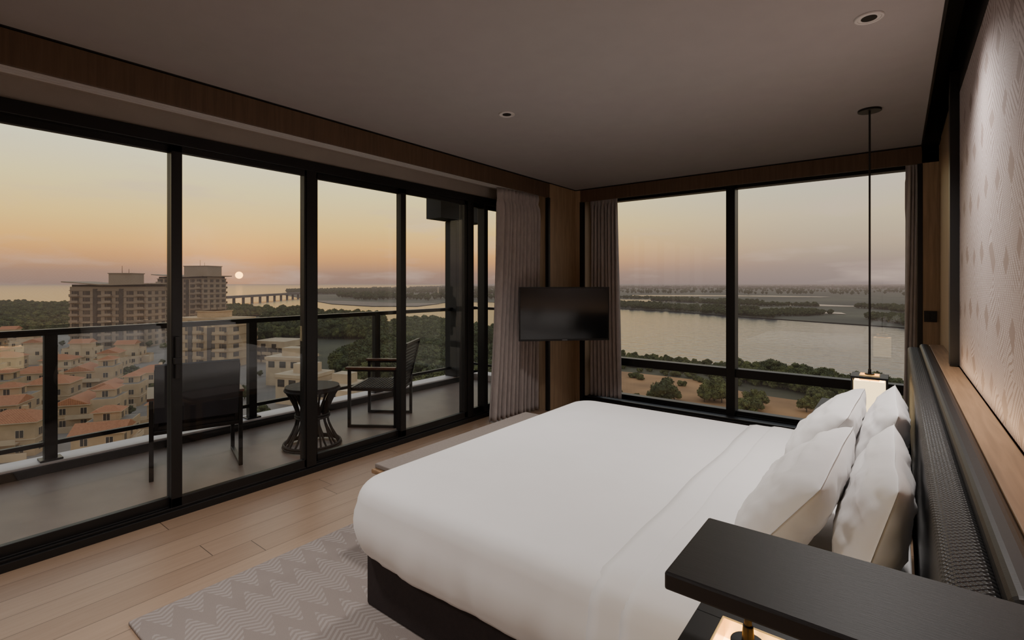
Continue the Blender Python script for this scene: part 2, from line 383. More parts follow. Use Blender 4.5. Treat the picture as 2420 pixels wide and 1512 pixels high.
# ---------------------------------------------------------------- bed
bed=empty('bed',(-.85,2.28,0))
def par(o):
    o.parent=bed; o.matrix_parent_inverse=Matrix.Translation((.85,-2.28,0)); return o
X0,X1,Y0,Y1=-1.91,.04,1.26,3.31
def rrect(x0,x1,y0,y1,r,n=10,m=26):
    pts=[]
    for cx,cy,a0 in ((x1-r,y0+r,-90),(x1-r,y1-r,0),(x0+r,y1-r,90),(x0+r,y0+r,180)):
        for i in range(n+1):
            a=math.radians(a0+90*i/n); pts.append((cx+r*math.cos(a),cy+r*math.sin(a)))
    out=[]
    for i,p in enumerate(pts):
        q=pts[(i+1)%len(pts)]; dd=math.hypot(q[0]-p[0],q[1]-p[1])
        k=m if dd>.5 else 1
        for j in range(k): out.append((p[0]+(q[0]-p[0])*j/k,p[1]+(q[1]-p[1])*j/k))
    return out
par(box1('bed_base',(X0+.025,.035,Y0+.11,Y1-.11,0.016,.33),'skirt',.012))
b=B(); b.box(X0+.05,.035,Y0+.06,Y1-.06,.32,.56); par(b.build('mattress',['sheet'],.05,seg=4))
def duvet():
    R=.085
    prof=[(0,0)]
    for i in range(1,9):
        a=math.radians(90*i/8); prof.append((R*math.sin(a),-R*(1-math.cos(a))))
    prof+=[(R+.010,-.12),(R+.013,-.16),(R+.010,-.20),(R-.001,-.24),(R-.016,-.28),(R-.034,-.305),(R-.05,-.31)]
    vs=[];fs=[]
    K=34
    ring0=rrect(X0+R,X1-.09,Y0+R,Y1-R,.10,m=70)
    n=len(ring0); cx=(X0+X1)/2; cy=(Y0+Y1)/2
    vs.append((cx,cy,.612))
    for k in range(1,K+1):
        t=k/K
        for (x,y) in ring0:
            px=cx+(x-cx)*t; py=cy+(y-cy)*t
            z=.598+.014*(1-t**3)
            z+=.006*noise.noise(Vector((px*2.2,py*2.2,1)))+.003*noise.noise(Vector((px*7,py*3,4)))
            vs.append((px,py,z))
    for o,dz in prof[1:]:
        ring=rrect(X0+R-o,X1-.09,Y0+R-o,Y1-R+o,.10+o*.8,m=70)
        for (x,y) in ring:
            s=-dz/.31
            nx=noise.noise(Vector((x*5,y*5,dz*2.5)))*.014*s + noise.noise(Vector((x*13,y*13,dz*3)))*.010*s+ noise.noise(Vector((x*30,y*30,dz*2)))*.005*s
            dx=x-cx;dy=y-cy;l=math.hypot(dx,dy)
            zz=.598+dz+(noise.noise(Vector((x*3,y*3,7)))*.015*max(0,s-.5))
            vs.append((x+dx/l*nx,y+dy/l*nx,zz))
    tot=K+len(prof)-1
    for i in range(n): fs.append((0,1+i,1+(i+1)%n))
    for k in range(tot-1):
        for i in range(n):
            a=1+k*n+i;c=1+k*n+(i+1)%n; fs.append((a,a+n,c+n,c))
    b=B(); b.add(vs,fs,0); return b.build('duvet',['sheet2'],smooth=True)
par(duvet())
def turndown(xa,xb,off,name):
    R=.085; sec=[]
    side=[(R-.02,-.285),(R,-.24),(R+.012,-.20),(R+.014,-.15),(R+.009,-.11)]+[(R*math.sin(math.radians(a)),-R*(1-math.cos(math.radians(a)))) for a in (90,75,60,45,30,15)]
    for o,dz in side: sec.append((Y0+R-o-off*min(1,o/R),.6+dz+off*(1-min(1,-dz/R))))
    for i in range(41): sec.append((Y0+R+(Y1-Y0-2*R)*i/40,.610+off+.006*math.sin(math.pi*i/40)))
    for o,dz in reversed(side): sec.append((Y1-R+o+off*min(1,o/R),.6+dz+off*(1-min(1,-dz/R))))
    vs=[];fs=[];nx=18;n=len(sec)
    for i in range(nx+1):
        for j,(y,z) in enumerate(sec):
            x=xa+(xb-xa)*i/nx + (.010*noise.noise(Vector((y*3,z*3,9))) if i<3 else 0)
            zz=z+.004*noise.noise(Vector((x*8,y*3,2))) - (.010 if i==0 else 0)
            vs.append((x,y,zz))
    for i in range(nx):
        for j in range(n-1):
            a=i*n+j; fs.append((a,a+1,a+n+1,a+n))
    b=B(); b.add(vs,fs,0); o=b.build(name,['sheet'],smooth=True)
    md=o.modifiers.new('s','SOLIDIFY'); md.thickness=.012; md.offset=-1
    return o
par(turndown(-.70,-.02,.006,'turned_down_sheet'))
par(turndown(-.60,-.02,.011,'turned_down_fold'))

def pillow(cx,cy,cz,W,Hh,T,lean,yaw,seed,name='pillow'):
    nu,nv=52,36; vs=[];fs=[]
    def pt(i,j,side):
        a=2*i/nu-1; c=2*j/nv-1
        A=math.sin(a*math.pi/2); C=math.sin(c*math.pi/2)
        ox=A*W/2*(1-.045*(1-abs(C)**2.2)*abs(A)**3 -.03*abs(A*C)**6)
        oy=C*Hh/2*(1-.06*(1-abs(A)**2.2)*abs(C)**3 -.03*abs(A*C)**6)
        e=(max(0,1-abs(A)**3.6)**.6)*(max(0,1-abs(C)**3.0)**.58)
        th=T/2*e*(1-.18*C)
        th*=1+.10*noise.noise(Vector((A*1.7,C*1.7,seed)))
        th+=.010*noise.noise(Vector((A*4+seed,C*5,side)))*(e**.5)+.005*noise.noise(Vector((A*9+seed,C*5,side)))*(e**.5)
        oy+=.012*noise.noise(Vector((A*2,seed,3)))*abs(C)
        return (ox,side*th,oy)
    idx={}
    for side in (1,-1):
        for i in range(nu+1):
            for j in range(nv+1):
                edge=i in(0,nu) or j in(0,nv)
                if side==-1 and edge: idx[(side,i,j)]=idx[(1,i,j)]; continue
                idx[(side,i,j)]=len(vs); p=pt(i,j,side)
                if edge: p=(p[0],0,p[2])
                vs.append(p)
    for side in (1,-1):
        for i in range(nu):
            for j in range(nv):
                q=(idx[(side,i,j)],idx[(side,i+1,j)],idx[(side,i+1,j+1)],idx[(side,i,j+1)])
                fs.append(q if side==-1 else q[::-1])
    ring=[(i,0) for i in range(nu)]+[(nu,j) for j in range(nv)]+[(nu-i,nv) for i in range(nu)]+[(0,nv-j) for j in range(nv)]
    o=len(vs)
    for (i,j) in ring:
        p=Vector(vs[idx[(1,i,j)]]); k=1+.008/max(.2,p.length)
        vs.append((p.x*k,.001,p.z*k))
    n=len(ring)
    for q in range(n):
        a=idx[(1,*ring[q])];c=idx[(1,*ring[(q+1)%n])]; fs.append((a,c,o+(q+1)%n,o+q))
    Tm=Matrix.Translation((cx,cy,cz))@Matrix.Rotation(yaw,4,'Z')@Matrix.Rotation(math.radians(90),4,'Z')@Matrix.Rotation(lean,4,'X')
    b=B(); b.T=Tm; b.add(vs,fs,0)
    me=bpy.data.meshes.new(name); me.from_pydata(b.v,[],b.f); me.materials.append(M['sheet']); me.polygons.foreach_set('use_smooth',[True]*len(b.f)); me.update()
    ob=bpy.data.objects.new(name,me); COL.objects.link(ob)
    return ob
for cy,s in ((1.82,1),(2.66,5)):
    pillow(-.052,cy,.803,.72,.345,.155,math.radians(16),math.radians(1),s)
    pillow(-.25,cy+.01,.789,.73,.365,.18,math.radians(37),math.radians(-2),s+2)

b=B(); zb=.016
b.box(-2.31,-1.95,1.71,3.17,.40,.425,1); b.box(-2.305,-1.955,1.73,3.15,.425,.45,0)
for y in (1.80,3.08):
    for x in (-2.27,-1.99): b.box(x-.02,x+.02,y-.02,y+.02,zb,.40,1)
    b.box(-2.27,-1.99,y-.015,y+.015,.05,.08,1)
b.build('bed_bench',['benchfab','ledge'],.006)
b=B(); b.box(-2.59,-.15,.68,3.95,0.0,.014,0); b.build('rug',['rug'],.005)

tvc=Vector((-2.76,4.46,1.135))
left_to_right=Vector((Rx*.96+Fx*.125,Ry*.96+Fy*.125,0)).normalized()
ang=math.atan2(left_to_right.y,left_to_right.x)
b=B(); b.T=Matrix.Translation(tvc)@Matrix.Rotation(ang,4,'Z')
b.box(-.48,.48,-.02,.012,-.28,.28,0); b.box(-.468,.468,-.0215,-.018,-.262,.268,1); b.box(-.30,.30,.01,.045,-.2,.15,0)
b.box(-.028,.028,-.0222,-.019,-.275,-.268,2)
b.box(-.1,.1,.04,.055,-.1,.1,0)
b.T=Matrix.Identity(4)
b.bar(tuple(tvc+Vector((-.03,.04,0))),(-3.12,4.98,1.135),.05,.06,0); b.box(-3.15,-3.125,4.90,5.06,1.03,1.24,0)
b.build('wall_mounted_tv',['black','screen','mark'],.003)

# ---------------------------------------------------------------- balcony
BZ=-.05
b=B(); b.box(-5.5,-3.66,-3,6.1,-.35,BZ); b.build('balcony_floor',['tile'])
b=B(); b.box(-5.56,-5.32,-3,6.1,-.35,.035,1); b.box(-5.32,-5.30,-3,6.0,-.05,.02,0); b.box(-5.5,-3.7,5.86,6.1,-.3,.035,1)
b.build('balcony_curb',['darkconc','curb'],.006)
b=B(); b.box(-5.7,-3.66,-3,6.3,2.9,3.1); b.box(-5.56,-5.25,5.10,6.1,2.41,2.95); b.build('balcony_soffit',['darkconc'])
b=B(); b.box(-5.52,-5.28,5.45,5.72,.036,2.40); b.build('balcony_pillar',['darkconc'],.005)
b=B()
b.box(-5.44,-5.36,-3,6.0,1.065,1.085,0); b.box(-5.425,-5.375,-3,6.0,1.035,1.066,0)
b.box(-5.42,-5.38,-3,6.0,.15,.185,0)
for y in (-2.25,-.67,.905,2.49,4.08): 
    b.box(-5.44,-5.37,y-.04,y+.04,.035,1.05,0); b.box(-5.46,-5.34,y-.07,y+.07,.035,.05,0)
for i,(a,c) in enumerate(((-2.2,-.7),(-.63,.865),(.945,2.45),(2.53,4.04),(4.12,5.44))): b.box(-5.404,-5.396,a,c,.18,1.04,1)
b.box(-5.4,-3.7,5.94,6.0,1.04,1.08,0); b.box(-5.4,-3.7,5.96,5.98,.15,.18,0); b.box(-5.38,-3.75,5.967,5.973,.18,1.04,1)
b.build('balcony_railing',['black','railglass'],.003)

def chair(x,y,f,solid):
    a=math.atan2(f[1],f[0])-math.pi/2
    b=B(); b.T=Matrix.Translation((x,y,BZ))@Matrix.Rotation(a,4,'Z')
    w=.30; d0=-.27; d1=.25; t=.03
    for sx in (-w,w):
        b.bar((sx,d0,t/2),(sx,d1,t/2),t,t,0)
        b.bar((sx,d1-.015,0),(sx,d1-.015,.61),t,t,0)
        b.bar((sx,d0+.015,0),(sx,d0+.015,.61),t,t,0)
        b.bar((sx,d0,.595),(sx,d1,.595),t,t*.7,0)
        b.box(sx-.028,sx+.028,d0+.01,d1+.02,.605,.628,1)
    b.bar((-w,d1-.03,.40),(w,d1-.03,.40),.03,.03,0); b.bar((-w,d0+.02,.36),(w,d0+.02,.36),.03,.03,0)
    b.box(-w+.015,w-.015,d0+.02,d1-.02,.375,.405,2)
    z0,z1=.36,.86; y0,y1=d0+.03,d0-.09
    for sx in (-w+.03,w-.03): b.bar((sx,y0,z0),(sx,y1,z1),.028,.028,0)
    b.bar((-w+.03,y1,z1),(w-.03,y1,z1),.028,.028,0)
    if solid:
        yy=lambda z:y0+(y1-y0)*(z-z0)/(z1-z0)
        b.bar((0,yy(.44),.44),(0,yy(.89),.89),.56,.035,3)
        b.box(-w+.03,w-.03,d0+.04,d1,.405,.46,3)
    else:
        for k in range(12):
            z=.43+k*.036; b.bar((-w+.03,y0+(y1-y0)*(z-z0)/(z1-z0),z),(w-.03,y0+(y1-y0)*(z-z0)/(z1-z0),z),.012,.026,2)
    for k in range(14):
        yy2=d0+.04+k*(d1-d0-.08)/13; b.bar((-w+.02,yy2,.408),(w-.02,yy2,.408),.022,.008,2)
    b.build('balcony_armchair',['black','armwood','weave','cush'],.003)
chair(-4.64,1.68,(-.955,.28),True)
chair(-4.515,3.47,(-.83,-.56),False)
b=B(); cx,cy=-4.28,2.52
def rad(h): return .13+.115*abs(2*(h-.52))**1.6
b.cyl((cx,cy,BZ+.53),(cx,cy,BZ+.56),.235,.235,40,0)
for h,r in ((.02,.25),(.04,.245),(.53,.235),(.28,.145),(.30,.145)): b.torus((cx,cy,BZ+h),r,.011,36,6,0)
for k in range(26):
    a=2*math.pi*k/26
    prev=None
    for q in range(9):
        h=q/8; r=rad(h)*(1.0); aa=a+(.28 if k%2 else -.28)*(h)
        p=(cx+r*math.cos(aa),cy+r*math.sin(aa),BZ+.01+.53*h)
        if prev: b.cyl(prev,p,.009,.009,6,0)
        prev=p
b.build('rattan_drum_table',['weave'])

# ---------------------------------------------------------------- exterior
GZ=-28.5
def extmat(name,col,var=.2,vs=.05,rough=.9,**k): return painted_haze(mat(name,col,rough,0,var,vs,**k))
M['grass']=extmat('land_scrub',(.085,.075,.035),.45,.03)
M['field']=extmat('dry_field',(.40,.21,.085),.30,.08)
M['street']=extmat('street_ground',(.24,.20,.16),.2,.08)
M['sand']=extmat('sand',(.22,.165,.12),.15,.02)
M['farland']=extmat('far_marsh',(.075,.07,.038),.45,.012)
M['leaf']=extmat('tree_foliage',(.075,.084,.028),.6,.5)
M['leaf2']=extmat('tree_foliage_light',(.125,.132,.04),.5,.6)
M['trunk']=extmat('tree_trunk',(.10,.07,.045))
M['villa_wall']=extmat('villa_render',(.50,.35,.20),.14,.3)
M['villa_wall2']=extmat('villa_render_pale',(.60,.45,.29),.12,.3)
M['tower_wall']=extmat('tower_render',(.32,.235,.16),.1,.1)
M['tower_dark']=extmat('tower_recess',(.10,.073,.053),.2,.3)
M['winglass']=extmat('dark_panes',(.06,.05,.042),.2,.5,.3)
M['conc']=extmat('bridge_concrete',(.13,.105,.09),.1,.05)
M['town']=extmat('distant_town_walls',(.18,.145,.12),.3,.01)
def roofm():
    m,nt,b=newmat('terracotta_roof_tiles'); n=NB(nt);N=nt.nodes;L=nt.links
    tc=N.new('ShaderNodeTexCoord'); nz=N.new('ShaderNodeTexNoise'); nz.inputs['Scale'].default_value=2.5; nz.inputs['Detail'].default_value=6; L.new(tc.outputs['Object'],nz.inputs['Vector'])
    x,y,z=n.xyz(); st=n.m('MULTIPLY_ADD',n.m('SINE',n.m('MULTIPLY',n.m('ADD',x,y),14)),.5,.5)
    c=n.mix(nz.outputs['Fac'],(.36,.125,.05),(.72,.31,.14)); c=n.mix(n.m('MULTIPLY',st,.4),c,(.18,.065,.03))
    L.new(c,b.inputs['Base Color']); setin(b,'Roughness',.85); return painted_haze(m)
M['roof']=roofm()
def watermat(name,col,bscale,bstr,rough):
    m,nt,b=newmat(name);N=nt.nodes;L=nt.links
    b.inputs['Base Color'].default_value=(*col,1); setin(b,'Roughness',rough); setin(b,'IOR',1.33)
    tc=N.new('ShaderNodeTexCoord'); nz=N.new('ShaderNodeTexNoise'); nz.inputs['Scale'].default_value=bscale; nz.inputs['Detail'].default_value=4
    L.new(tc.outputs['Object'],nz.inputs['Vector']); bp=N.new('ShaderNodeBump'); bp.inputs['Strength'].default_value=bstr; bp.inputs['Distance'].default_value=1
    L.new(nz.outputs['Fac'],bp.inputs['Height']); L.new(bp.outputs[0],b.inputs['Normal']); return painted_haze(m,9000)
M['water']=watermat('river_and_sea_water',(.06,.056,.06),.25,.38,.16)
def poly(name,pts,z,m):
    bm=bmesh.new(); vs=[bm.verts.new((x,y,z)) for x,y in pts]; f=bm.faces.new(vs); bmesh.ops.triangulate(bm,faces=[f]); bmesh.ops.recalc_face_normals(bm,faces=bm.faces)
    me=bpy.data.meshes.new(name); bm.to_mesh(me); bm.free()
    if me.polygons and me.polygons[0].normal.z<0: me.flip_normals()
    me.materials.append(M[m]); o=bpy.data.objects.new(name,me); COL.objects.link(o); return o
poly('sea_water',[(-26000,-26000),(26000,-26000),(26000,26000),(-26000,26000)],GZ-.6,'water')
bank=[(1.178,107),(.84,135),(.68,150),(.43,182),(.22,211),(.076,250),(-.057,292),(-.178,347),(-.26,400),(-.38,450),(-.47,520),(-.55,560)]
land1=[(105,157)]+[P(s,d) for s,d in bank]+[P(-.575,640),P(-.69,690),P(-1.1,720),P(-2.5,800),(-900,-900),(300,-300)]
poly('ground_near_land',land1,GZ,'grass')
poly('ground_field',[P(s,d) for s,d in ((1.3,60),(1.2,95),(.80,116),(.62,124),(.47,136),(.40,152),(.2,172),(.10,176),(.02,150),(.05,60))],GZ+.12,'field')
poly('ground_streets',[P(s,d) for s,d in ((-.30,60),(-.36,130),(-.45,190),(-.55,250),(-.80,290),(-1.3,290),(-1.6,200),(-1.5,50))],GZ+.10,'street')
far_near=[(-.47,1500),(-.40,900),(-.36,740),(-.28,680),(-.19,680),(-.12,820),(-.05,820),(.076,700),(.22,600),(.33,540),(.43,470),(.58,405),(.79,340),(1.2,280),(2.2,220)]
land2=[P(s,d) for s,d in far_near]+[P(2.2,26000),P(-.12,26000),P(-.17,4200),P(-.32,2500),P(-.44,1800)]
poly('ground_far_land',land2,GZ,'farland')
poly('sand_spit',[P(s,d) for s,d in ((-.40,880),(-.36,735),(-.28,660),(-.19,660),(-.14,760),(-.22,760),(-.34,860))],GZ+.2,'sand')
def pond(pts): return poly('pond_water',[P(s,d) for s,d in pts],GZ+.5,'water')
pond([(.20,830),(.34,790),(.50,700),(.66,640),(.72,640),(.60,720),(.46,840),(.33,920),(.21,930)])
pond([(.24,1180),(.45,1160),(.62,1080),(.64,1110),(.52,1220),(.36,1290),(.24,1270)])
pond([(.53,545),(.60,505),(.67,480),(.66,510),(.57,560)])
pond([(-.05,1100),(.03,1050),(.1,1100),(.02,1250)])

def tree_mesh(seed,h,rw,leafmat,leaves=520):
    rnd=random.Random(seed); b=B()
    b.cyl((0,0,0),(0,0,h*.5),.22,.12,7,1)
    for k in range(4):
        a=k*1.6+seed; b.cyl((0,0,h*.3),(math.cos(a)*rw*.5,math.sin(a)*rw*.5,h*.6),.1,.05,5,1)
    blobs=[]
    for k in range(13):
        a=rnd.random()*6.28; r=rw*rnd.random()**.6*.62; z=h*(.30+.54*rnd.random()*(1-.4*r/rw)); br=rw*(.30+.18*rnd.random()); blobs.append((Vector((r*math.cos(a),r*math.sin(a),z)),br))
    bm=bmesh.new(); bmesh.ops.create_icosphere(bm,subdivisions=2,radius=1); base=[v.co.copy() for v in bm.verts]; bf=[tuple(v.index for v in f.verts) for f in bm.faces]; bm.free()
    for c,br in blobs:
        vs=[]
        for v in base:
            q=v*(br*(.86+.35*noise.noise(v*2.1+c))); q.z*=.8; vs.append(tuple(c+q))
        b.add(vs,bf,0)
    for k in range(leaves):
        c,br=rnd.choice(blobs); d=Vector((rnd.gauss(0,1),rnd.gauss(0,1),rnd.gauss(0,1)+.3)).normalized(); p=c+Vector((d.x*br,d.y*br,d.z*br*.8))*(.9+.22*rnd.random())
        s=.14+.16*rnd.random(); u=Vector((rnd.gauss(0,1),rnd.gauss(0,1),rnd.gauss(0,1))).normalized(); w=u.cross(d)
        if w.length<.1: continue
        w.normalize(); b.add([tuple(p-u*s-w*s*.6),tuple(p+u*s-w*s*.6),tuple(p+u*s+w*s*.6),tuple(p-u*s+w*s*.6)],[(0,1,2,3)],0)
    return b
def tree_obj(seed,h,rw,lm,loc,leaves=1300):
    b=tree_mesh(seed,h,rw,lm,leaves); me=bpy.data.meshes.new('tree'); me.from_pydata(b.v,[],b.f); me.materials.append(M[lm]); me.materials.append(M['trunk']); me.polygons.foreach_set('material_index',b.m); me.update()
    o=bpy.data.objects.new('tree',me); o.location=loc; COL.objects.link(o); return o
T1=tree_obj(3,7.5,3.6,'leaf',P(.31,122,GZ)); T2=tree_obj(8,6.5,3.4,'leaf2',P(.405,128,GZ)); T3=tree_obj(11,3.2,2.6,'leaf2',P(.47,116,GZ))
def scatter(name,tmpl,pts):
    me=bpy.data.meshes.new(name); me.from_pydata([p[:3] for p in pts],[],[]); at=me.attributes.new('size','FLOAT','POINT'); at.data.foreach_set('value',[p[3] for p in pts])
    o=bpy.data.objects.new(name,me); COL.objects.link(o)
    ng=bpy.data.node_groups.new(name,'GeometryNodeTree'); ng.interface.new_socket('Geometry',in_out='INPUT',socket_type='NodeSocketGeometry'); ng.interface.new_socket('Geometry',in_out='OUTPUT',socket_type='NodeSocketGeometry')
    N=ng.nodes;L=ng.links; gi=N.new('NodeGroupInput');go=N.new('NodeGroupOutput'); oi=N.new('GeometryNodeObjectInfo'); oi.inputs['Object'].default_value=tmpl
    ip=N.new('GeometryNodeInstanceOnPoints'); rv=N.new('FunctionNodeRandomValue'); rv.data_type='FLOAT_VECTOR'; rv.inputs[0].default_value=(0,0,0); rv.inputs[1].default_value=(0,0,6.28)
    na=N.new('GeometryNodeInputNamedAttribute'); na.data_type='FLOAT'; na.inputs[0].default_value='size'
    mp=N.new('GeometryNodeMeshToPoints')
    L.new(gi.outputs[0],mp.inputs[0]); L.new(mp.outputs[0],ip.inputs['Points']); L.new(oi.outputs['Geometry'],ip.inputs['Instance']); L.new(rv.outputs[0],ip.inputs['Rotation']); L.new(na.outputs[0],ip.inputs['Scale']); L.new(ip.outputs[0],go.inputs[0])
    md=o.modifiers.new('scatter','NODES'); md.node_group=ng; return o
def region(s0,s1,dfun0,dfun1,n,sc=(.8,1.25),seed=1,clump=0):
    rnd=random.Random(seed); out=[]
    while len(out)<n:
        s=s0+(s1-s0)*rnd.random(); a,c=dfun0(s),dfun1(s)
        if c<=a: continue
        d=math.sqrt(a*a+(c*c-a*a)*rnd.random()); x,y=P(s,d)
        if clump and noise.noise(Vector((x*clump,y*clump,seed)))<-.02: continue
        out.append((x,y,GZ,sc[0]+(sc[1]-sc[0])*rnd.random()))
    return out
def lin(pts):
    pts=sorted(pts)
    def f(s):
        if s<=pts[0][0]: return pts[0][1]
        for (a,u),(c,v) in zip(pts,pts[1:]):
            if s<=c: return u+(v-u)*(s-a)/(c-a)
        return pts[-1][1]
    return f
bankf=lin(bank)
allp=[]
allp+=region(-.62,.13,lin([(-.62,420),(-.52,260),(-.45,195),(-.38,140),(-.3,75),(.1,75)]),lambda s:bankf(s)-8,4600,(.6,1.35),1,.02)
allp+=region(-1.4,-.60,lambda s:300,lambda s:670,3600,(.8,1.3),2)
allp+=region(-1.3,-.45,lambda s:80,lambda s:270,130,(.3,.55),6)
allp+=region(.44,1.2,lambda s:bankf(s)*.84,lambda s:bankf(s)*.97,230,(.5,.85),31)
allp+=region(.12,.44,lambda s:bankf(s)*.86,lambda s:bankf(s)*.965,220,(.28,.46),32)
rnd=random.Random(5); A=[];Bp=[];C=[]
for p in allp: (A if rnd.random()<.5 else Bp).append(p)
C=region(.44,1.2,lambda s:bankf(s)*.81,lambda s:bankf(s)*.97,220,(.5,1.0),14)
C+=region(.12,.5,lambda s:bankf(s)*.82,lambda s:bankf(s)*.96,120,(.4,.8),16)
C+=region(.12,.5,lambda s:bankf(s)*.62,lambda s:bankf(s)*.84,24,(.3,.6),15,.05)
big=[(.285,127,.6),(.30,129,.55),(.325,128,.55),(.31,130,.6),(.395,128,.85),(.42,125,.75),(.405,127,.8),(.385,126,.6),(.48,120,.75),(.50,121,.65),(.49,117,.5),(.59,116,.65),(.62,118,.65),(.65,116,.6),(.70,114,.75)]
Bp+=[(*P(s,d),GZ,z) for s,d,z in big]
scatter('tree_forest',T1,A); scatter('tree_forest',T2,Bp); scatter('bushes',T3,C)
far=region(-.45,-.02,lambda s:lin([(-.45,1550),(-.3,850),(-.19,860),(-.02,900)])(s),lambda s:lin([(-.45,1700),(-.32,2300),(-.17,3600),(0,4500)])(s),2600,(1.1,2.0),21,.004)
far+=region(.0,1.2,lambda s:lin([(0,1300),(.22,1400),(.8,1200),(1.2,900)])(s),lambda s:5500,5200,(.9,1.6),22,.004)
ff=lin(far_near)
far+=region(.1,1.1,lambda s:ff(s)+3,lambda s:ff(s)*1.25,2400,(.45,.9),23,.015)
far+=region(.1,1.1,lambda s:ff(s)*1.5,lambda s:ff(s)*1.75,1500,(.5,1.0),24,.012)
scatter('tree_forest',T1,far)

def villa(var):
    b=B(); W=var['w'];D=var['d'];H=var['h']
    def wins(x0,x1,y0,y1,z0,z1,st=3.0):
        nfl=int((z1-z0)//st)
        for k in range(nfl):
            z=z0+k*st+1.0
            for (ax,a0,a1,c,sg) in (('x',x0,x1,y0,-1),('x',x0,x1,y1,1),('y',y0,y1,x0,-1),('y',y0,y1,x1,1)):
                n=max(1,int((a1-a0)//3.6))
                for i in range(n):
                    m=a0+(a1-a0)*(i+.5)/n
                    if ax=='x':
                        b.box(m-.75,m+.75,c-.05*1,c+.05,z-.1,z+1.6,4); b.box(m-.62,m+.62,c-.09,c+.09,z,z+1.5,2); b.box(m-.04,m+.04,c-.11,c+.11,z,z+1.5,4)
                    else:
                        b.box(c-.05,c+.05,m-.75,m+.75,z-.1,z+1.6,4); b.box(c-.09,c+.09,m-.62,m+.62,z,z+1.5,2); b.box(c-.11,c+.11,m-.04,m+.04,z,z+1.5,4)
    def hip(x0,x1,y0,y1,z,r,o=.55,gable=False):
        x0-=o;x1+=o;y0-=o;y1+=o
        b.box(x0,x1,y0,y1,z-.18,z,1)
        w=x1-x0;d=y1-y0
        if w>=d: k=0.0 if gable else d/2*.9; r0=(x0+k,(y0+y1)/2,z+r); r1=(x1-k,(y0+y1)/2,z+r); q=[(x0,y0,z),(x1,y0,z),(x1,y1,z),(x0,y1,z),r0,r1]; f=[(0,1,5,4),(1,2,5),(2,3,4,5),(3,0,4)]
        else: k=0.0 if gable else w/2*.9; r0=((x0+x1)/2,y0+k,z+r); r1=((x0+x1)/2,y1-k,z+r); q=[(x0,y0,z),(x1,y0,z),(x1,y1,z),(x0,y1,z),r0,r1]; f=[(0,1,4),(1,2,5,4),(2,3,5),(3,0,4,5)]
        b.add(q,f,3)
    b.box(-W/2,W/2,-D/2,D/2,0,H,0); wins(-W/2,W/2,-D/2,D/2,0,H)
    b.box(-W/2-.15,W/2+.15,-D/2-.15,D/2+.15,H*.5-.1,H*.5+.1,1)
    if var['t']==0: hip(-W/2,W/2,-D/2,D/2,H,2.0); b.box(W*.1,W*.1+.9,0,.9,H,H+2.6,0)
    elif var['t']==1:
        hip(-W/2,W*.08,-D/2,D/2,H,1.8,gable=True)
        b.box(W*.1,W/2,-D/2,D/2,H,H+.9,0); b.box(W*.1+.25,W/2-.25,-D/2+.25,D/2-.25,H+.3,H+.92,5)
        b.box(W*.12,W*.42,-D*.2,D*.35,H,H+3,0); wins(W*.12,W*.42,-D*.2,D*.35,H,H+3); hip(W*.12,W*.42,-D*.2,D*.35,H+3,1.1)
    else:
        b.box(-W*.3,W*.3,-D*.35,D*.35,H,H+3,0); wins(-W*.3,W*.3,-D*.35,D*.35,H,H+3); hip(-W*.3,W*.3,-D*.35,D*.35,H+3,1.7,gable=True)
        for (x0,x1,y0,y1) in ((-W/2,W/2,-D/2,-D/2+.2),(-W/2,W/2,D/2-.2,D/2),(-W/2,-W/2+.2,-D/2,D/2),(W/2-.2,W/2,-D/2,D/2)): b.box(x0,x1,y0,y1,H,H+.9,0)
    b.box(-W/2-3,-W/2,-D/2,D*.1,0,3.2,0); b.box(-W/2-3,-W/2-2.8,-D/2,D*.1,3.2,4.1,1); b.box(-W/2-3,-W/2,-D/2,-D/2+.2,3.2,4.1,1)
    b.box(-W*.25,W*.25,-D/2-1.6,-D/2,3.0,3.2,1); b.box(-W*.25,W*.25,-D/2-1.6,-D/2-1.5,3.2,4.1,1)
    b.box(-W/2-2,W/2,-D/2-3.2,-D/2-3,0,1.6,1)
    return b
variants=[villa(dict(w=11,d=9,h=6.4,t=0)),villa(dict(w=13,d=9,h=6.4,t=1)),villa(dict(w=12,d=10,h=6.2,t=2)),villa(dict(w=10,d=8,h=7.2,t=0))]
vm=[]
for i,b in enumerate(variants):
    me=bpy.data.meshes.new('villa'); me.from_pydata(b.v,[],b.f)
    for k in ('villa_wall' if i%2 else 'villa_wall2','villa_wall2','winglass','roof','villa_wall2','street'): me.materials.append(M[k])
    me.polygons.foreach_set('material_index',b.m); me.update(); vm.append(me)
rnd=random.Random(12)
rows=[88,105,123,143,165,189,216,246]
baserot=YAW+.35
for ri,d in enumerate(rows):
    lo=-1.22*d; hi=(-.50 if d<100 else -.56)*d
    x=lo+rnd.random()*6
    while x<hi:
        s=x/d
        dd=d+rnd.uniform(-1.5,1.5)
        skip=(dd>155 and -.76<s<-.50) or (dd>205 and -.95<s<-.60)
        if not skip:
            me=vm[rnd.randrange(4)]; o=bpy.data.objects.new('villa',me); o.location=P(s,dd,GZ); o.rotation_euler=(0,0,baserot+rnd.choice((0,0,math.pi/2,math.pi))+rnd.uniform(-.05,.05)); o.scale=[rnd.uniform(.76,.88)]*3; COL.objects.link(o)
        x+=rnd.uniform(16,18)

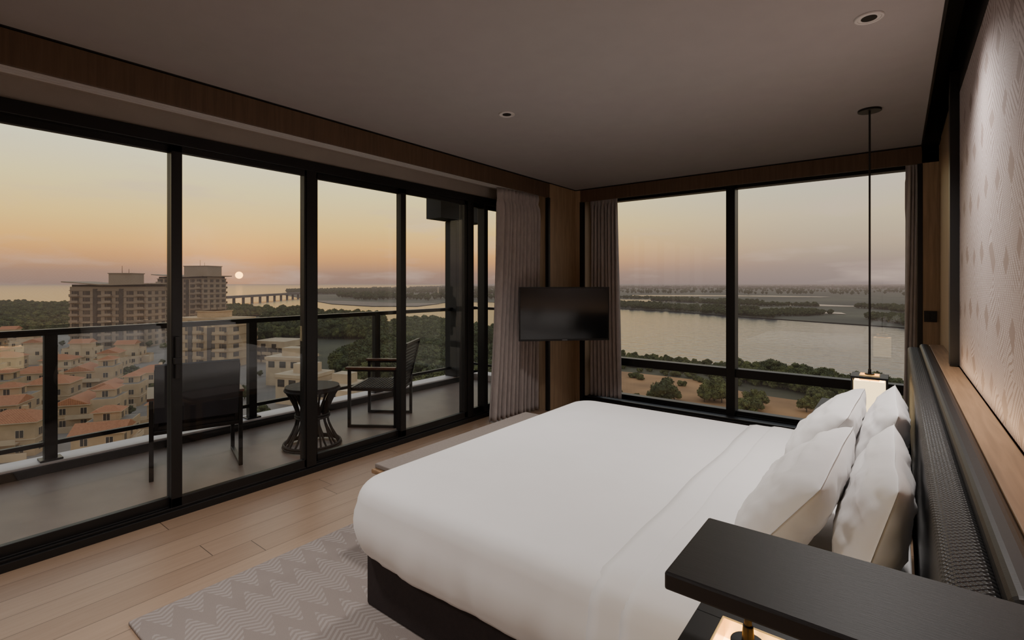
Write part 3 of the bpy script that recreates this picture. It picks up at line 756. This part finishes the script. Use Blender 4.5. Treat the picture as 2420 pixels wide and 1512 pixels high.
def block(name,s,d,rot,W,D,H,core=6,floor=3.0,wingroof=True,wall='tower_wall',cx0=-.16,cx1=.16):
    b=B(); x,y=P(s,d); b.T=Matrix.Translation((x,y,GZ))@Matrix.Rotation(rot,4,'Z')
    b.box(-W/2,W/2,-D/2,D/2,0,H,0)
    n=int(H//floor)
    for k in range(n):
        z=k*floor
        b.box(-W/2-.25,W/2+.25,-D/2-.25,D/2+.25,z+floor-.35,z+floor-.05,0)
        nb=int(W//4.2)
        for i in range(nb):
            m=-W/2+W*(i+.5)/nb
            for sg in (-1,1):
                yy=sg*D/2
                b.box(m-1.5,m+1.5,yy-.12,yy+.12,z+.7,z+2.45,1)
                b.box(m-.6,m-.5,yy-.2,yy+.2,z+.7,z+2.45,0)
                if i in (0,nb-1) or i==nb//2:
                    y0,y1=(yy-1.5,yy) if sg<0 else (yy,yy+1.5)
                    b.box(m-1.9,m+1.9,y0,y1,z,z+.18,0); b.box(m-1.9,m+1.9,y0 if sg<0 else y1-.12,y0+.12 if sg<0 else y1,z+.18,z+1.1,0)
        nd=max(1,int(D//4.5))
        for i in range(nd):
            m=-D/2+D*(i+.5)/nd
            for sg in (-1,1): b.box(sg*W/2-.12,sg*W/2+.12,m-1.2,m+1.2,z+.8,z+2.4,1)
    for m in (-W*.17,W*.17):
        b.box(m-.9,m+.9,-D/2-.3,-D/2+.02,0,H-1,1)
    if wingroof:
        o=2.2
        q=[(-W/2-o,-D/2-o,H+2.0),(-W*.08,-D/2-o,H+.7),(W*.08,-D/2-o,H+.7),(W/2+o,-D/2-o,H+1.2)]
        vs=[];
        for (a,bb,c) in q:
            vs+=[(a,-D/2-o,c),(a,D/2+o,c),(a,-D/2-o,c+.5),(a,D/2+o,c+.5)]
        fs=[]
        for i in range(3):
            a=i*4; c=a+4
            fs+=[(a,c,c+1,a+1),(a+2,a+3,c+3,c+2),(a,a+2,c+2,c),(a+1,c+1,c+3,a+3)]
        fs+=[(0,1,3,2),(12,14,15,13)]
        b.add(vs,fs,0)
        b.box(-W/2+.5,W/2-.5,-D/2+.5,D/2-.5,H,H+1.0,1)
    if core:
        b.box(W*cx0,W*cx1,-D*.3,D*.3,H,H+core,0); b.box(W*cx0-.3,W*cx1+.3,-D*.32,D*.32,H+core-.4,H+core,0)
        xm=W*(cx0+cx1)/2
        b.cyl((xm-2,0,H+core),(xm-2,0,H+core+3.5),.12,.08,6,1); b.cyl((xm+1,0,H+core),(xm+1,0,H+core+2),.1,.08,6,1)
    return b.build(name,[wall,'tower_dark'])
block('apartment_tower',-.785,240,YAW+.10,33,16,28.5,6.5,cx0=-.06,cx1=.24)
block('apartment_tower',-.64,300,YAW-.20,31,18,33,7.5,cx0=-.02,cx1=.50)
block('apartment_block',-.595,186,YAW-.25,25,13,17.5,2.5,wingroof=False,wall='villa_wall')
block('apartment_block',-.465,196,YAW-.25,14,12,8,0,wingroof=False,wall='villa_wall2')
for s,d,W,D,H,r in ((-.415,127,10,9,7,-.3),(-.34,124,9,8,5,-.3),(-.335,108,6,6,4.2,-.3),(-.44,150,11,9,8,-.2)):
    b=B(); x,y=P(s,d); b.T=Matrix.Translation((x,y,GZ))@Matrix.Rotation(YAW+r,4,'Z')
    b.box(-W/2,W/2,-D/2,D/2,0,H,0); b.box(-W/2-.3,W/2+.3,-D/2-.3,D/2+.3,H-.3,H+.5,0); b.box(-W*.2,W*.3,-D*.2,D*.3,H,H+2.8,0)
    for i in range(3): b.box(-W/2+W*(i+.5)/3-1,-W/2+W*(i+.5)/3+1,-D/2-.08,-D/2+.08,H-2.6,H-.8,1)
    b.build('modern_house',['villa_wall2','winglass'])
b=B(); p0=Vector(P(-.60,700)); p1=Vector(P(-.40,1150))
zt=GZ+9; N_=14
b.bar((p0.x,p0.y,zt),(p1.x,p1.y,zt),14,2.4,0); b.bar((p0.x,p0.y,zt+1.8),(p1.x,p1.y,zt+1.8),14.4,1.0,0)
for i in range(N_+1):
    q=p0.lerp(p1,i/N_); b.cyl((q.x,q.y,GZ-1),(q.x,q.y,zt),2.2,2.2,10,0)
b.build('road_bridge',['conc'])
b=B(); x,y=P(-.148,1150); b.cyl((x,y,GZ),(x,y,GZ+22),1.2,.8,8,0); b.build('beacon_mast',['villa_wall2'])
b=B(); rnd=random.Random(3)
for k in range(320):
    s=rnd.uniform(0,1.1); d=rnd.uniform(2600,6000); x,y=P(s,d); w=rnd.uniform(6,18); h=rnd.uniform(5,17)
    b.box(x-w,x+w,y-w*.6,y+w*.6,GZ,GZ+h,0)
b.build('distant_town',['town'])

# ---------------------------------------------------------------- sky
w=bpy.data.worlds.new('sunset_sky'); S.world=w; w.use_nodes=True; nt=w.node_tree; nt.nodes.clear(); n=NB(nt);N=nt.nodes;L=nt.links
out=N.new('ShaderNodeOutputWorld'); bg=N.new('ShaderNodeBackground'); L.new(bg.outputs[0],out.inputs[0])
tc=N.new('ShaderNodeTexCoord'); nm=N.new('ShaderNodeVectorMath'); nm.operation='NORMALIZE'; L.new(tc.outputs['Generated'],nm.inputs[0])
sp=N.new('ShaderNodeSeparateXYZ'); L.new(nm.outputs[0],sp.inputs[0])
el=n.m('MAXIMUM',sp.outputs[2],0)
def ramp(stops):
    r=N.new('ShaderNodeValToRGB'); e=r.color_ramp.elements
    e[0].position=stops[0][0]; e[0].color=(*stops[0][1],1); e[1].position=stops[-1][0]; e[1].color=(*stops[-1][1],1)
    for p,c in stops[1:-1]:
        q=e.new(p); q.color=(*c,1)
    L.new(el,r.inputs[0]); return r.outputs[0]
sunside=ramp([(0,(.24,.16,.13)),(.02,(.32,.19,.13)),(.045,(.64,.30,.105)),(.07,(.86,.45,.11)),(.11,(.93,.62,.18)),(.16,(.90,.73,.32)),(.22,(.82,.77,.52)),(.30,(.66,.70,.65)),(.6,(.42,.46,.50)),(1,(.31,.36,.43))])
away=ramp([(0,(.23,.18,.165)),(.03,(.30,.22,.185)),(.07,(.47,.355,.235)),(.12,(.60,.49,.31)),(.18,(.58,.54,.42)),(.26,(.49,.51,.49)),(.5,(.37,.41,.45)),(1,(.29,.34,.41))])
sd=Vector((-1.0442,.4564,.0169)).normalized()
dp=N.new('ShaderNodeVectorMath'); dp.operation='DOT_PRODUCT'; L.new(nm.outputs[0],dp.inputs[0]); dp.inputs[1].default_value=sd
az=N.new('ShaderNodeMapRange'); az.interpolation_type='SMOOTHSTEP'; az.inputs['From Min'].default_value=.45; az.inputs['From Max'].default_value=.97; L.new(dp.outputs['Value'],az.inputs['Value'])
c=n.mix(az.outputs[0],away,sunside)
glow=n.m('POWER',n.m('MAXIMUM',dp.outputs['Value'],0),260)
def addc(a,f,col):
    x=N.new('ShaderNodeMix'); x.data_type='RGBA'; x.blend_type='ADD'; x.clamp_result=False; L.new(f,x.inputs[0]); L.new(a,x.inputs[6]); x.inputs[7].default_value=(*col,1); return x.outputs[2]
c=addc(c,glow,(.24,.085,.005))
mp=N.new('ShaderNodeMapping'); mp.inputs['Scale'].default_value=(3,3,16); L.new(nm.outputs[0],mp.inputs[0])
cn=N.new('ShaderNodeTexNoise'); cn.inputs['Scale'].default_value=1.6; cn.inputs['Detail'].default_value=6; L.new(mp.outputs[0],cn.inputs['Vector'])
cf=N.new('ShaderNodeMapRange'); cf.inputs['From Min'].default_value=.54; cf.inputs['From Max'].default_value=.72; cf.inputs['To Max'].default_value=.4; L.new(cn.outputs['Fac'],cf.inputs['Value'])
c=n.mix(cf.outputs[0],c,(.64,.48,.39))
ds=N.new('ShaderNodeVectorMath'); ds.operation='DISTANCE'; L.new(nm.outputs[0],ds.inputs[0]); ds.inputs[1].default_value=sd
disc=N.new('ShaderNodeMapRange'); disc.inputs['From Min'].default_value=.0064; disc.inputs['From Max'].default_value=.0056; disc.inputs['To Min'].default_value=0; disc.inputs['To Max'].default_value=1; L.new(ds.outputs['Value'],disc.inputs['Value'])
c=addc(c,disc.outputs[0],(5,2.3,.35))
L.new(c,bg.inputs[0]); bg.inputs[1].default_value=1.5

# ---------------------------------------------------------------- lamps
def spot(name,loc,power,ang=150,r=.12,col=(1,.94,.90)):
    l=bpy.data.lights.new(name,'SPOT'); l.energy=power; l.spot_size=math.radians(ang); l.spot_blend=1; l.shadow_soft_size=r; l.color=col
    o=bpy.data.objects.new(name,l); o.location=loc; COL.objects.link(o); return o
spot('downlight_fill',(-2.10,2.657,2.57),105,135)
spot('downlight_fill',(-.10,2.65,2.57),135,135)
spot('downlight_fill',(-2.1,.45,2.57),120,140)  # added fill light, out of view above the frame
spot('downlight_fill',(-.9,-.9,2.57),130)  # added fill light behind the camera
def point(name,loc,p,r,col=(1,.68,.36)):
    l=bpy.data.lights.new(name,'POINT'); l.energy=p; l.shadow_soft_size=r; l.color=col; o=bpy.data.objects.new(name,l); o.location=loc; COL.objects.link(o)
point('lantern_bulb',(-.15,4.06,.71),5,.03); point('lantern_bulb',(-.195,.885,.72),4,.03)
l=bpy.data.lights.new('ledge_led_strip','AREA'); l.shape='RECTANGLE'; l.size=.03; l.size_y=2.5; l.energy=2.6; l.color=(1,.64,.34)
o=bpy.data.objects.new('ledge_led_strip',l); o.location=(.20,2.3,.998); o.rotation_euler=(math.pi,0,0); COL.objects.link(o)

# ---------------------------------------------------------------- camera
cd=bpy.data.cameras.new('camera'); cam=bpy.data.objects.new('camera',cd); COL.objects.link(cam)
cam.location=(0,0,EYE); cam.rotation_euler=(math.pi/2,0,YAW)
cd.sensor_width=36; cd.lens=36*1180/2420; cd.shift_y=-(756-670)/2420; cd.clip_start=.02; cd.clip_end=60000
S.camera=cam
